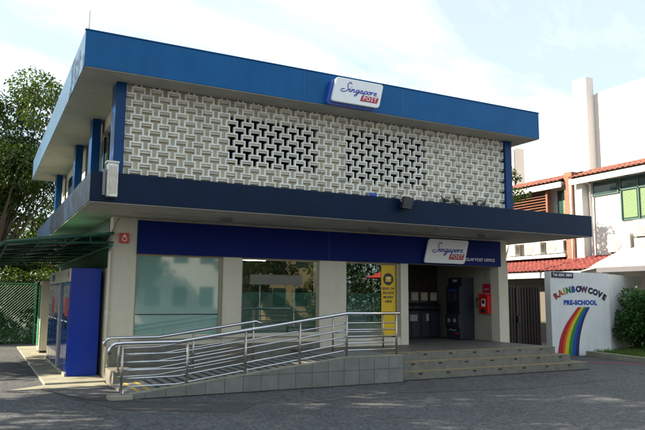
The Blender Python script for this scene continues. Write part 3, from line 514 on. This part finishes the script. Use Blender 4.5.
for x in (4.9, 6.3): MB().tube([(x, -1.2, .556), (x, -1.2, 1.42)], .02).build('post', 'brass', t, smooth=True)
for z in (1.42, 1.0, .8): MB().tube([(4.9, -1.2, z), (6.3, -1.2, z)], .018).build('rail', 'steel', t, smooth=True)
# ------------------------------------------------------------------ lockers on the left side
t = thing('parcel_locker', 'large glossy blue parcel locker standing on the pavement beside the left wall', 'locker', (-.4, 3, .055))
B('cabinet', 'lockerblue', t, -.74, -.10, .62, 5.3, .057, 2.43, .008); hd = B('header', 'lockercream', t, -.765, -.742, .63, 5.29, 2.13, 2.42)
B('header_mark', 'red', hd, -.77, -.766, .8, 1.0, 2.22, 2.35); B('header_mark', 'signback', hd, -.77, -.766, 3.9, 4.6, 2.2, 2.37)
for k in range(6):
    y = .68+k*.77; d = B('door_panel', 'lockerglass', t, -.758, -.742, y, y+.73, .15, 2.10, .004)
    if k % 2 == 0:
        for q in range(3): B('red_graphic', 'brightred', d, -.763, -.759, y+.1+q*.19, y+.22+q*.19, 1.35, 1.78)
    B('white_graphic', 'textwhite', d, -.763, -.759, y+.15, y+.6, 1.22, 1.25)
B('centre_post', 'panelgrey', t, -.80, -.759, 2.17, 2.34, .1, 2.1); B('kick_plate', 'concrete', t, -.78, -.741, .63, 5.28, .057, .13)
t = thing('utility_cabinet', 'tall cream utility cabinet standing behind the blue parcel locker', 'cabinet', (-.6, 8.4, .055)); B('body', 'cream', t, -.80, -.2, 7.4, 8.3, .12, 2.28, .01); B('base', 'black', t, -.77, -.22, 7.43, 8.28, .056, .12); B('door', 'green', t, -.82, -.801, 7.6, 8.25, .25, 2.15); B('hinge', 'grey', t, -.83, -.801, 7.5, 7.55, .6, .7)
B('side_wall_panel', 'greenmetal', PO, -.015, -.001, .4, 10.4, 2.44, 3.56)
# green awning
t = thing('side_awning', 'dark green metal awning with translucent sheet along the left wall', 'awning', (-1.2, 4, 3))
def az_(x): return 3.20+(x)*.13 if x > -2.15 else 2.92-(abs(x)-2.15)*1.1
prof = [(0, az_(0)), (-1.1, az_(-1.1)+.02), (-2.15, az_(-2.15)), (-2.45, 2.68), (-2.62, 2.3)]
mb = MB(); ny = 60
for k in range(ny+1):
    y = -.28+k*(10.8/ny); dz = .012*(k % 2)
    mb.v += [(x, y, z+dz) for x, z in prof]
for k in range(ny):
    for q in range(4): mb.f.append((k*5+q, k*5+q+1, (k+1)*5+q+1, (k+1)*5+q))
gm = film_mat('awning_sheet', (.012, .13, .06), .93); o = mb.build('roof_sheet', gm, t); md = o.modifiers.new('s', 'SOLIDIFY'); md.thickness = .008
for k, y in enumerate([-.30, 1.4, 3.1, 4.8, 6.5, 8.2, 10.2]):
    f = MB().tube([(-.02, y, 3.16), (-2.12, y, 2.88), (-2.42, y, 2.64), (-2.58, y, 2.28)], .03, 6).tube([(-.02, y, 2.96), (-2.1, y, 2.86)], .022, 6)
    for q in (.5, 1.0, 1.5): f.tube([(-q, y, 2.96-.048*q), (-q, y, 3.16-.133*q)], .014, 5)
    f.build('truss', 'greenmetal', t)
for x, z in ((-.05, 2.9), (-.75, 3.04), (-1.45, 2.95), (-2.1, 2.85), (-2.55, 2.30)): MB().tube([(x, -.3, z), (x, 10.4, z)], .028, 6).build('beam', 'greenmetal' if x < -.1 else 'green', t)
for y in (3.1, 9.9): MB().tube([(-2.5, y, 0), (-2.5, y, 2.5)], .035, 8).build('post', 'greenmetal', t) if y > 5 else None
# fence at the back left
t = thing('chain_link_fence', 'green chain link fence beyond the left side of the building', 'fence', (-4.5, 12.6, 0))
mb = MB()
for k in range(-12, 90):
    x0, x1 = -9+k*.11, -9+k*.11+2.2; a, b = max(x0, -9), min(x1, -.6)
    if b > a: mb.tube([(a, 12.6, .05+(a-x0)), (b, 12.6, .05+(b-x0))], .006, 3, False).tube([(a, 12.61, 2.25-(a-x0)), (b, 12.61, 2.25-(b-x0))], .006, 3, False)
mb.build('mesh', 'fencegreen', t)
for x in (-9, -6.2, -3.4, -.6): MB().tube([(x, 12.6, 0), (x, 12.6, 2.35)], .035, 8).build('post', 'fencegreen', t)
MB().tube([(-9, 12.6, 2.27), (-.6, 12.6, 2.27)], .025, 6).build('top_rail', 'fencegreen', t)
# vegetation left
tree('broadleaf_tree', 'tall leafy tree with forked grey trunk left of the post office roof', 'tree', -1.9, 16.2, 12.4, 3.6, 4.0, 'leaf2', 42000, .165, 11, trunk_r=.19, lean=(-.3, .2), nclump=56, cx=-.25)
tree('dark_tree', 'dark shaded tree behind the left end of the canopy', 'tree', 1.0, 19.5, 7.6, 2.6, 1.9, 'leaf', 4200, .22, 12, trunk_r=.14, nclump=24)
tree('dark_tree', 'dark low tree at the left edge behind the fence', 'tree', -4.4, 19.0, 6.6, 2.9, 1.2, 'leaf', 8000, .22, 13, trunk_r=.14, nclump=24)
for k, (x, y, lb) in enumerate(((-7.5, 14.2, 'leftmost clipped shrub behind the fence'), (-4.9, 14.0, 'second shrub behind the fence from the left'), (-2.6, 14.2, 'shrub behind the fence nearest the tree trunk'), (-.6, 14.4, 'shrub behind the fence next to the cream cabinet'), (1.4, 14.4, 'shrub behind the fence hidden partly by the lockers'))):
    s_ = thing('shrub', lb, 'shrub', (x, y, 0), 'dark shrubs behind the chain link fence'); rr = random.Random(k+40)
    leaves('foliage', 'leaf', s_, [(x+rr.uniform(-1.1, 1.1), y+rr.uniform(-.5, .5), rr.uniform(.4, 2.6), .6, .6, .5) for _ in range(16)], 5200, .18, k+50); MB().tube([(x, y, -.05), (x, y, 1.5)], [.06, .03], 6).build('stem', 'bark', s_)
s_ = thing('flowering_hedge', 'row of low pinkish green croton plants at the foot of the fence', 'hedge', (-3, 12.9, 0)); leaves('foliage', 'leafbush', s_, [(-7+k*.55, 12.95, .28, .4, .2, .25) for k in range(13)], 2200, .13, 61); leaves('blossom', 'pinkleaf', s_, [(-7+k*.55, 12.9, .35, .35, .2, .2) for k in range(13)], 260, .10, 62)
tree('background_tree', 'dark tree far behind the fence at the left edge of the view', 'tree', -6.2, 26, 8.2, 3.6, .8, 'leaf', 9000, .30, 14, trunk_r=.16, nclump=28)
tree('background_tree', 'dark tree far behind the fence below the tall leafy tree', 'tree', -2.0, 27, 7.6, 3.4, .8, 'leaf', 9000, .30, 15, trunk_r=.16, nclump=28)
tree('background_tree', 'dark tree far behind the cream utility cabinet', 'tree', 2.2, 28, 7.0, 3.2, .8, 'leaf', 9000, .30, 16, trunk_r=.16, nclump=28)
# trees outside the frame on the left: they throw the dappled shade on the asphalt
tree('street_tree', 'spreading street tree left of the parking area shading the asphalt', 'tree', -9.5, 1.0, 12.5, 3.8, 4.0, 'leaf', 9000, .30, 21, trunk_r=.2, nclump=28)
tree('street_tree', 'second spreading street tree further back along the parking area', 'tree', -10.5, 7.5, 12.5, 3.8, 4.0, 'leaf', 6500, .30, 22, trunk_r=.2, nclump=28)
tree('street_tree', 'third spreading street tree nearest the camera side of the parking area', 'tree', -9.2, -3.6, 12.5, 3.6, 4.0, 'leaf', 9000, .30, 23, trunk_r=.2, nclump=26)
# ================================================================== PRESCHOOL WALL + GATE
a0 = Vector((13.95, .62)); a1 = Vector((16.1, .13)); tv = (a1-a0).normalized(); nv = Vector((-tv.y, tv.x))     # nv points away from camera
def wp(t_, z, d=0): q = a0+tv*t_+nv*d; return (q.x, q.y, z)
PW = thing('preschool_wall', 'white boundary wall painted with a rainbow and the preschool name', 'wall', (15, .4, 0))
MB().prism([(0, -.05), (2.21, -.05), (2.21, 2.68), (0, 2.72)], lambda a, b: wp(a, b, 0), lambda a, b: wp(a, b, .32)).build('wall', 'wall', PW)
b0 = Vector(wp(2.215, 0)[:2]); b1 = Vector((19.6, 1.45))
MB().xy([tuple(b0), tuple(b1), (b1.x-.05, b1.y+.2), (b0.x-.02, b0.y+.2)], -.05, 2.66).build('side_wall', 'wall', PW)
cols = ['rb_red', 'rb_orange', 'rb_yellow', 'rb_green', 'rb_blue', 'rb_navy', 'rb_purple', 'rb_black', 'rb_navy', 'rb_black', 'rb_black']
pos = [(.20, 1.91, 38), (.37, 2.0, 27), (.52, 2.06, 18), (.67, 2.10, 10), (.85, 2.13, 4), (1.05, 2.14, 0), (1.26, 2.13, -4), (1.50, 2.09, -10), (1.69, 2.04, -16), (1.86, 1.97, -24), (2.02, 1.88, -32)]
for ch, (tx, tz_, an), c in zip('RAINBOWCOVE', pos, cols):
    ca, sa = cos(R(an)), sin(R(an)); lm = 'rb_'+c
    textmesh(ch, .255, lambda a, b, h: wp(tx+(a*ca-b*sa)*.92, tz_+(a*sa+b*ca), -.003-h), .020, .001).build('letter_outline', 'rb_black', PW)
    textmesh(ch, .255, lambda a, b, h: wp(tx+(a*ca-b*sa)*.92, tz_+(a*sa+b*ca), -.006-h), .007, .002).build('letter', c, PW)
textmesh('PRE-SCHOOL', .20, lambda a, b, h: wp(1.10+a*.98, 1.70+b, -.004-h), .013, .002, 1.1).build('lettering', 'rb_blue', PW)
# rainbow: curved bands from top (.97-1.45, 1.56) to bottom (.11-.97, 0)
def rbp(u, s_):  # u across 0..1, s_ down 0..1
    lft = [(1.00, 1.56), (.72, 1.25), (.47, .92), (.28, .52), (.17, 0.0)]; rgt = [(1.46, 1.56), (1.27, 1.25), (1.12, .88), (1.01, .45), (.97, 0.0)]
    cl, crr = catmull(lft, 4), catmull(rgt, 4); i_ = min(int(s_*16), 16); p, q = cl[i_], crr[i_]; return (p[0]+(q[0]-p[0])*u, p[1]+(q[1]-p[1])*u)
rb = [('rb_red', 0, .22), ('rb_orange', .22, .33), ('rb_yellow', .33, .50), ('rb_green', .50, .68), ('rb_blue', .68, .84), ('rb_navy', .84, 1.0)]
for m_, u0, u1 in rb:
    mb = MB()
    for k in range(17):
        for u in (u0, u1): q = rbp(u, k/16); mb.v.append(wp(q[0], q[1], -.003))
    for k in range(16): mb.f.append((2*k, 2*k+1, 2*k+3, 2*k+2))
    mb.build('rainbow_band', m_, PW)
t = thing('phone_number_plate', 'dark navy plate with a white telephone number at the top of the white wall', 'sign', wp(.45, 2.5)); MB().prism([(.05, 2.52), (.86, 2.50), (.86, 2.68), (.05, 2.70)], lambda a, b: wp(a, b, -.02), lambda a, b: wp(a, b, -.003)).build('plate', 'plate', t)
textmesh('Tel: 6241 3807', .125, lambda a, b, h: wp(.455+a*.95, 2.60+b-.02*(a), -.0225-h), .003, .001).build('lettering', 'textwhite', t)
t = thing('gate', 'brown metal gate with upright bars between the post office and the white wall', 'gate', (13.3, 1.2, 0))
for x in (12.1, 13.02, 13.98): B('post', 'gate', t, x, x+.07, 1.18, 1.25, 0, 2.25)
for z in (.28, 1.3, 2.17): B('rail', 'gate', t, 12.17, 13.98, 1.2, 1.23, z, z+.05)
for k in range(14): 
    x = 12.24+k*.125; B('bar', 'gate', t, x, x+.055, 1.175, 1.195, .2, 2.2)
B('lock_box', 'black', t, 13.0, 13.12, 1.12, 1.17, 1.05, 1.25)
B('backing_panel', 'gate', t, 12.2, 13.97, 1.24, 1.25, .3, 2.17)
t = thing('hedge_bush', 'clipped bright green bush growing in front of the white wall at right', 'bush', (17.4, -.1, .13))
rr = random.Random(71); cl = [(16.45+rr.uniform(0, 2.9), -.25+rr.uniform(-.5, .45), rr.uniform(.55, 1.9), .42, .42, .36) for _ in range(46)]
cl += [(16.6+k*.48, -.55, 1.75+.1*sin(k*2.1), .38, .35, .3) for k in range(6)]
leaves('foliage', 'leafbush', t, cl, 20000, .105, 72, droop=0, aspect=.6); MB().tube([(17.3, 0, .1), (17.3, 0, 1.2)], [.06, .03], 6).tube([(18.2, -.1, .1), (18.3, 0, 1.3)], [.06, .03], 6).build('stem', 'bark', t)
# ================================================================== NEIGHBOUR TERRACE HOUSES
def tiles(parent, name, x0, z0, x1, z1, y0, y1, m, pitch=.24, rows=7):
    mb = MB(); n = int((y1-y0)/(pitch/6))
    for r_ in range(rows):
        for e in (0, 1):
            tt = (r_+e)/rows; dz = .05*(1-e)
            for k in range(n+1): y = y0+(y1-y0)*k/n; h = .055*abs(cos(pi*(y-y0)/pitch)); mb.v.append((x0+(x1-x0)*tt, y, z0+(z1-z0)*tt+h+dz))
    for r_ in range(rows*2-1):
        for k in range(n): b = r_*(n+1)+k; mb.f.append((b, b+1, b+n+2, b+n+1))
    o = mb.build(name, m, parent, smooth=False); md = o.modifiers.new('s', 'SOLIDIFY'); md.thickness = .02; return o
def ac_unit(label, x, y, z, w=.95, h=.72, d=.36, group='air conditioner units on the terrace houses'):
    t = thing('air_conditioner', label, 'air conditioner', (x, y, z), group)
    B('casing', 'acwhite', t, x-d, x, y-w/2, y+w/2, z, z+h, .02); cy_, cz = y+w*.12, z+h/2
    MB().tube([(x-d-.012, cy_, cz), (x-d-.001, cy_, cz)], h*.40, 24).build('fan_recess', 'panelgrey', t)
    mb = MB()
    for r_ in (.1, .19, .28, .38): mb.tube([(x-d-.02, cy_+cos(a*pi/12)*h*r_, cz+sin(a*pi/12)*h*r_) for a in range(25)], .006, 4)
    for a in range(10): mb.tube([(x-d-.018, cy_, cz), (x-d-.018, cy_+cos(a*pi/5)*h*.4, cz+sin(a*pi/5)*h*.4)], .005, 4)
    mb.build('fan_grille', 'acwhite', t); B('side_vent', 'grey', t, x-d*.8, x-d*.2, y-w/2-.004, y-w/2-.001, z+.1, z+h-.1); B('bracket', 'grey', t, x-d, x+.1, y-w/2+.08, y-w/2+.12, z-.05, z-.002); B('bracket', 'grey', t, x-d, x+.1, y+w/2-.12, y+w/2-.08, z-.05, z-.002); return t
H1 = thing('terrace_house', 'white terrace house with brick pillar and green curtained window at the right edge', 'house', (23, 0, 0))
MB().box(20.5, 28, -4.5, 4.86, 0, 7.2).build('wall', 'housewhite', H1)
tiles(H1, 'roof', 19.75, 6.98, 21.3, 7.52, -4.6, 4.9, 'terracotta', rows=5); MB().xz([(20.6, 7.2), (28, 7.2), (28, 7.3), (21.3, 7.54), (21.2, 7.5)], -4.6, 4.9).build('roof_top', 'terracotta', H1); B('eave_board', 'white', H1, 19.80, 19.86, -4.55, 4.86, 6.72, 6.96); B('eave_soffit', 'towerbeige', H1, 19.87, 20.49, -4.5, 4.84, 6.92, 6.96)
for k in range(6): B('eave_bracket', 'grey', H1, 19.88, 20.49, -.2+k*.9, -.15+k*.9, 6.80, 6.915)
B('brick_pillar', 'brick', H1, 20.0, 20.49, 4.87, 5.30, 0, 7.35); B('pillar_face', 'white', H1, 20.1, 20.49, 4.45, 4.86, 0, 6.9)
wn = B('window', 'winframe', H1, 20.44, 20.497, -.6, 2.82, 5.0, 6.78); B('pane', 'windark', wn, 20.425, 20.439, -.5, 2.74, 5.08, 6.70)
for k in range(4): B('curtain', 'curtain', wn, 20.412, 20.423, 2.68-k*.8-.62, 2.68-k*.8, 5.1, 6.2)
for k in range(5): B('frame', 'winframe', wn, 20.39, 20.411, 2.74-k*.8, 2.80-k*.8, 5.05, 6.75)
B('frame', 'winframe', wn, 20.39, 20.4105, -.55, 2.80, 6.24, 6.30)
wn = B('window', 'winframe', H1, 20.44, 20.497, 2.9, 4.15, 6.17, 6.78); B('pane', 'windark', wn, 20.425, 20.439, 3.0, 4.08, 6.24, 6.7)
B('wall_vent', 'towerbeige', H1, 20.46, 20.499, 4.15, 4.4, 6.2, 6.5)
MB().tube([(20.1, 5.1, 6.88), (20.1, 4.25, 6.80), (20.35, 4.22, 6.7), (20.38, 4.22, 3.2)], .045, 8).build('drain_pipe', 'white', H1, smooth=True); MB().tube([(20.05, 5.0, 6.86), (20.0, 4.95, 6.4), (20.0, 4.95, 3.4)], .05, 8).build('drain_pipe', 'white', H1, smooth=True)
ledge = B('ledge', 'white', H1, 19.7, 20.49, -4.4, 4.4, 3.15, 3.3)
tiles(H1, 'porch_roof', 18.3, 2.95, 20.45, 3.62, 2.2, 5.3, 'terracotta2', rows=9)
H2 = thing('terrace_house', 'farther terrace house with brown louvre screen, seen beyond the roof end', 'house', (23, 9, 0))
MB().box(20.6, 28, 5.32, 14.5, 0, 7.0).build('wall', 'housewhite', H2)
tiles(H2, 'roof', 19.75, 6.98, 21.3, 7.52, 5.32, 14.6, 'terracotta', rows=5); MB().xz([(20.6, 7.0), (28, 7.0), (28, 7.3), (21.3, 7.54), (21.2, 7.5)], 5.32, 14.6).build('roof_top', 'terracotta', H2); B('eave_board', 'white', H2, 19.80, 19.86, 5.31, 14.5, 6.72, 6.96); B('eave_soffit', 'towerbeige', H2, 19.87, 20.59, 5.32, 14.5, 6.92, 6.96)
lv = B('louvre_screen', 'gate', H2, 20.25, 20.30, 6.45, 13, 4.6, 6.75)
mb = MB()
for k in range(16): z = 4.68+k*.13; mb.add([(20.10, 6.45, z), (20.24, 6.45, z+.06), (20.24, 13, z+.06), (20.10, 13, z), (20.10, 6.45, z+.02), (20.24, 6.45, z+.08), (20.24, 13, z+.08), (20.10, 13, z+.02)], [(0, 1, 2, 3), (4, 7, 6, 5), (0, 4, 5, 1), (1, 5, 6, 2), (2, 6, 7, 3), (3, 7, 4, 0)])
mb.build('louvre_blades', 'wood', lv)
for y in (6.33, 9.2, 12.2): B('upright', 'wood', lv, 20.05, 20.249, y, y+.11, 4.5, 6.82)
wn = B('window', 'winframe', H2, 20.55, 20.598, 5.55, 6.2, 4.9, 6.72); B('pane', 'windark', wn, 20.53, 20.549, 5.62, 6.12, 5.0, 6.65); B('curtain', 'curtain', wn, 20.52, 20.529, 5.62, 5.85, 5.0, 6.6)
B('ledge', 'white', H2, 19.9, 20.59, 5.32, 13, 3.66, 3.80); B('upper_ledge', 'towerbeige', H2, 20.1, 20.59, 5.32, 13, 4.4, 4.5)
tiles(H2, 'porch_roof', 18.3, 2.95, 20.55, 3.62, 5.32, 13, 'terracotta2', rows=9); B('porch_beam', 'towerbeige', H2, 18.35, 18.5, 2.3, 13, 2.7, 2.93)
B('porch_wall', 'lobby', H2, 19.2, 19.3, 5.4, 13, 0, 2.7)
for k, (y, lb) in enumerate(((9.0, 'boxy white air conditioner farthest left on the ledge beneath the louvre screen'), (7.4, 'middle white air conditioner on the ledge beneath the louvre screen'), (6.05, 'white air conditioner on the ledge next to the brick pillar'))): ac_unit(lb, 20.45, y, 3.86, .98, .55)
ac_unit('white air conditioner with round fan alone on the wall below the transom window', 20.45, 2.75, 3.72, 1.05, .72)
ac_unit('lower of the two stacked white air conditioners at the right edge', 20.45, 1.55, 3.55, 1.0, .66); ac_unit('upper of the two stacked white air conditioners at the right edge', 20.45, 1.55, 4.27, 1.0, .66)
t = thing('fabric_awning', 'white sloping fabric awning over the yard behind the boundary wall', 'awning', (18.6, 1.2, 2.8))
MB().add([(20.45, 2.6, 3.95), (20.45, -4, 3.95), (17.6, -4, 2.98), (17.6, 1.8, 2.98), (18.3, 3.2, 2.9)], [(0, 1, 2, 3), (0, 3, 4)]).build('canvas', 'tarp', t).modifiers.new('s', 'SOLIDIFY').thickness = .02
B('valance', 'tarpdark', t, 17.58, 17.61, -4, 1.8, 2.80, 2.97)
for y in (-3.9, -1, 1.7): MB().tube([(17.7, y, 0), (17.7, y, 2.9)], .03, 8).build('post', 'white', t)
# big blocks behind
t = thing('white_block', 'tall bright white building rising behind the terrace houses', 'building', (34, 10, 0))
MB().yz([(-10, 0), (18.2, 0), (18.2, 13.9), (13.6, 15.3), (-10, 15.3)], 32.6, 44).build('wall', 'housewhite', t); B('stair_tower', 'towerbeige', t, 31.9, 32.59, 13.8, 14.9, 0, 16.4)
t = thing('cream_block', 'cream block with a narrow end wall seen just right of the roof fascia', 'building', (30, 20, 0)); B('wall', 'housewhite', t, 29, 29.8, 17.4, 24, 0, 12.0); B('end_panel', 'towerbeige', t, 28.9, 28.999, 17.45, 18.1, 0, 11.9)
tree('slender_tree', 'small leafy tree top showing beside the right fin of the post office', 'tree', 17.0, 5.95, 7.7, .8, 5.4, 'leaf2', 900, .15, 31, trunk_r=.05, nclump=12, cy=-.45)
# ================================================================== ACROSS THE STREET (seen reflected in the windows)
def far_house(x, y, w_, h, m, lab, roofm='terracotta'):
    t = thing('street_house', lab, 'house', (x, y, 0), 'houses across the street'); B('wall', m, t, x-w_/2, x+w_/2, y-6, y, 0, h)
    for k in range(int(w_/1.9)):
        for z in (1.2, 4.2):
            a = x-w_/2+.6+k*1.9
            if z+1.4 < h: B('window', 'windark', t, a, a+1.0, y+.001, y+.04, z, z+1.35)
    MB().yz([(y+.6, h), (y-6.4, h), (y-2.9, h+1.7)], x-w_/2-.3, x+w_/2+.3).build('roof', roofm, t)
far_house(9.8, -30, 6, 6.4, 'housewhite', 'white two storey house directly across the street')
far_house(20.2, -31, 7, 8.0, 'housetan', 'tan two storey house across the street on the right')
far_house(1.5, -33, 8, 5.5, 'housewhite', 'low white house across the street on the left')
for k, (x, y, h) in enumerate(((14.6, -28, 6), (27.5, -27, 8), (33, -28, 8), (5.8, -29, 5.5), (-6, -30, 8))):
    tree('street_tree', ('round tree between the white and the tan house across the street', 'tree right of the tan house across the street', 'rightmost tree across the street', 'low tree in front of the white house across the street', 'leftmost tree across the street')[k], 'tree', x, y, h, 2.6, 1.6, 'leaf', 3500, .34, 80+k, trunk_r=.16, nclump=16)
for k, (x, y) in enumerate(((19.4, -25.5), (22.4, -25), (25.6, -25.6))):
    s_ = thing('tall_hedge', ('left tall dark hedge across the street by the parasol', 'middle tall dark hedge across the street behind the parasol', 'right tall dark hedge across the street past the parasol')[k], 'hedge', (x, y, 0)); rr = random.Random(90+k)
    leaves('foliage', 'leaf', s_, [(x+rr.uniform(-1.6, 1.6), y+rr.uniform(-.6, .6), rr.uniform(.4, 5.8), .75, .75, .7) for _ in range(34)], 5000, .26, 95+k); MB().tube([(x, y, -.05), (x, y, 4)], [.1, .04], 6).build('stem', 'bark', s_)
t = thing('road_sign_board', 'long grey sign board on two posts across the street', 'sign', (13.8, -22, 0)); B('board', 'grey', t, 11.9, 15.4, -22, -21.95, 2.6, 3.2)
for x in (12.6, 14.9): MB().tube([(x, -22.06, 0), (x, -22.06, 3.3)], .05, 8).build('post', 'grey', t)
t = thing('parasol', 'red parasol across the street', 'parasol', (21.2, -20, 0)); MB().tube([(21.2, -20, 0), (21.2, -20, 2.9)], .04).build('pole', 'white', t); MB().add([(21.2, -20, 3.9)]+[(21.2+2.2*cos(k*pi/4), -20+2.2*sin(k*pi/4), 3.1) for k in range(8)], [(0, 1+k, 1+(k+1) % 8) for k in range(8)]).build('canopy', 'umbrella', t)
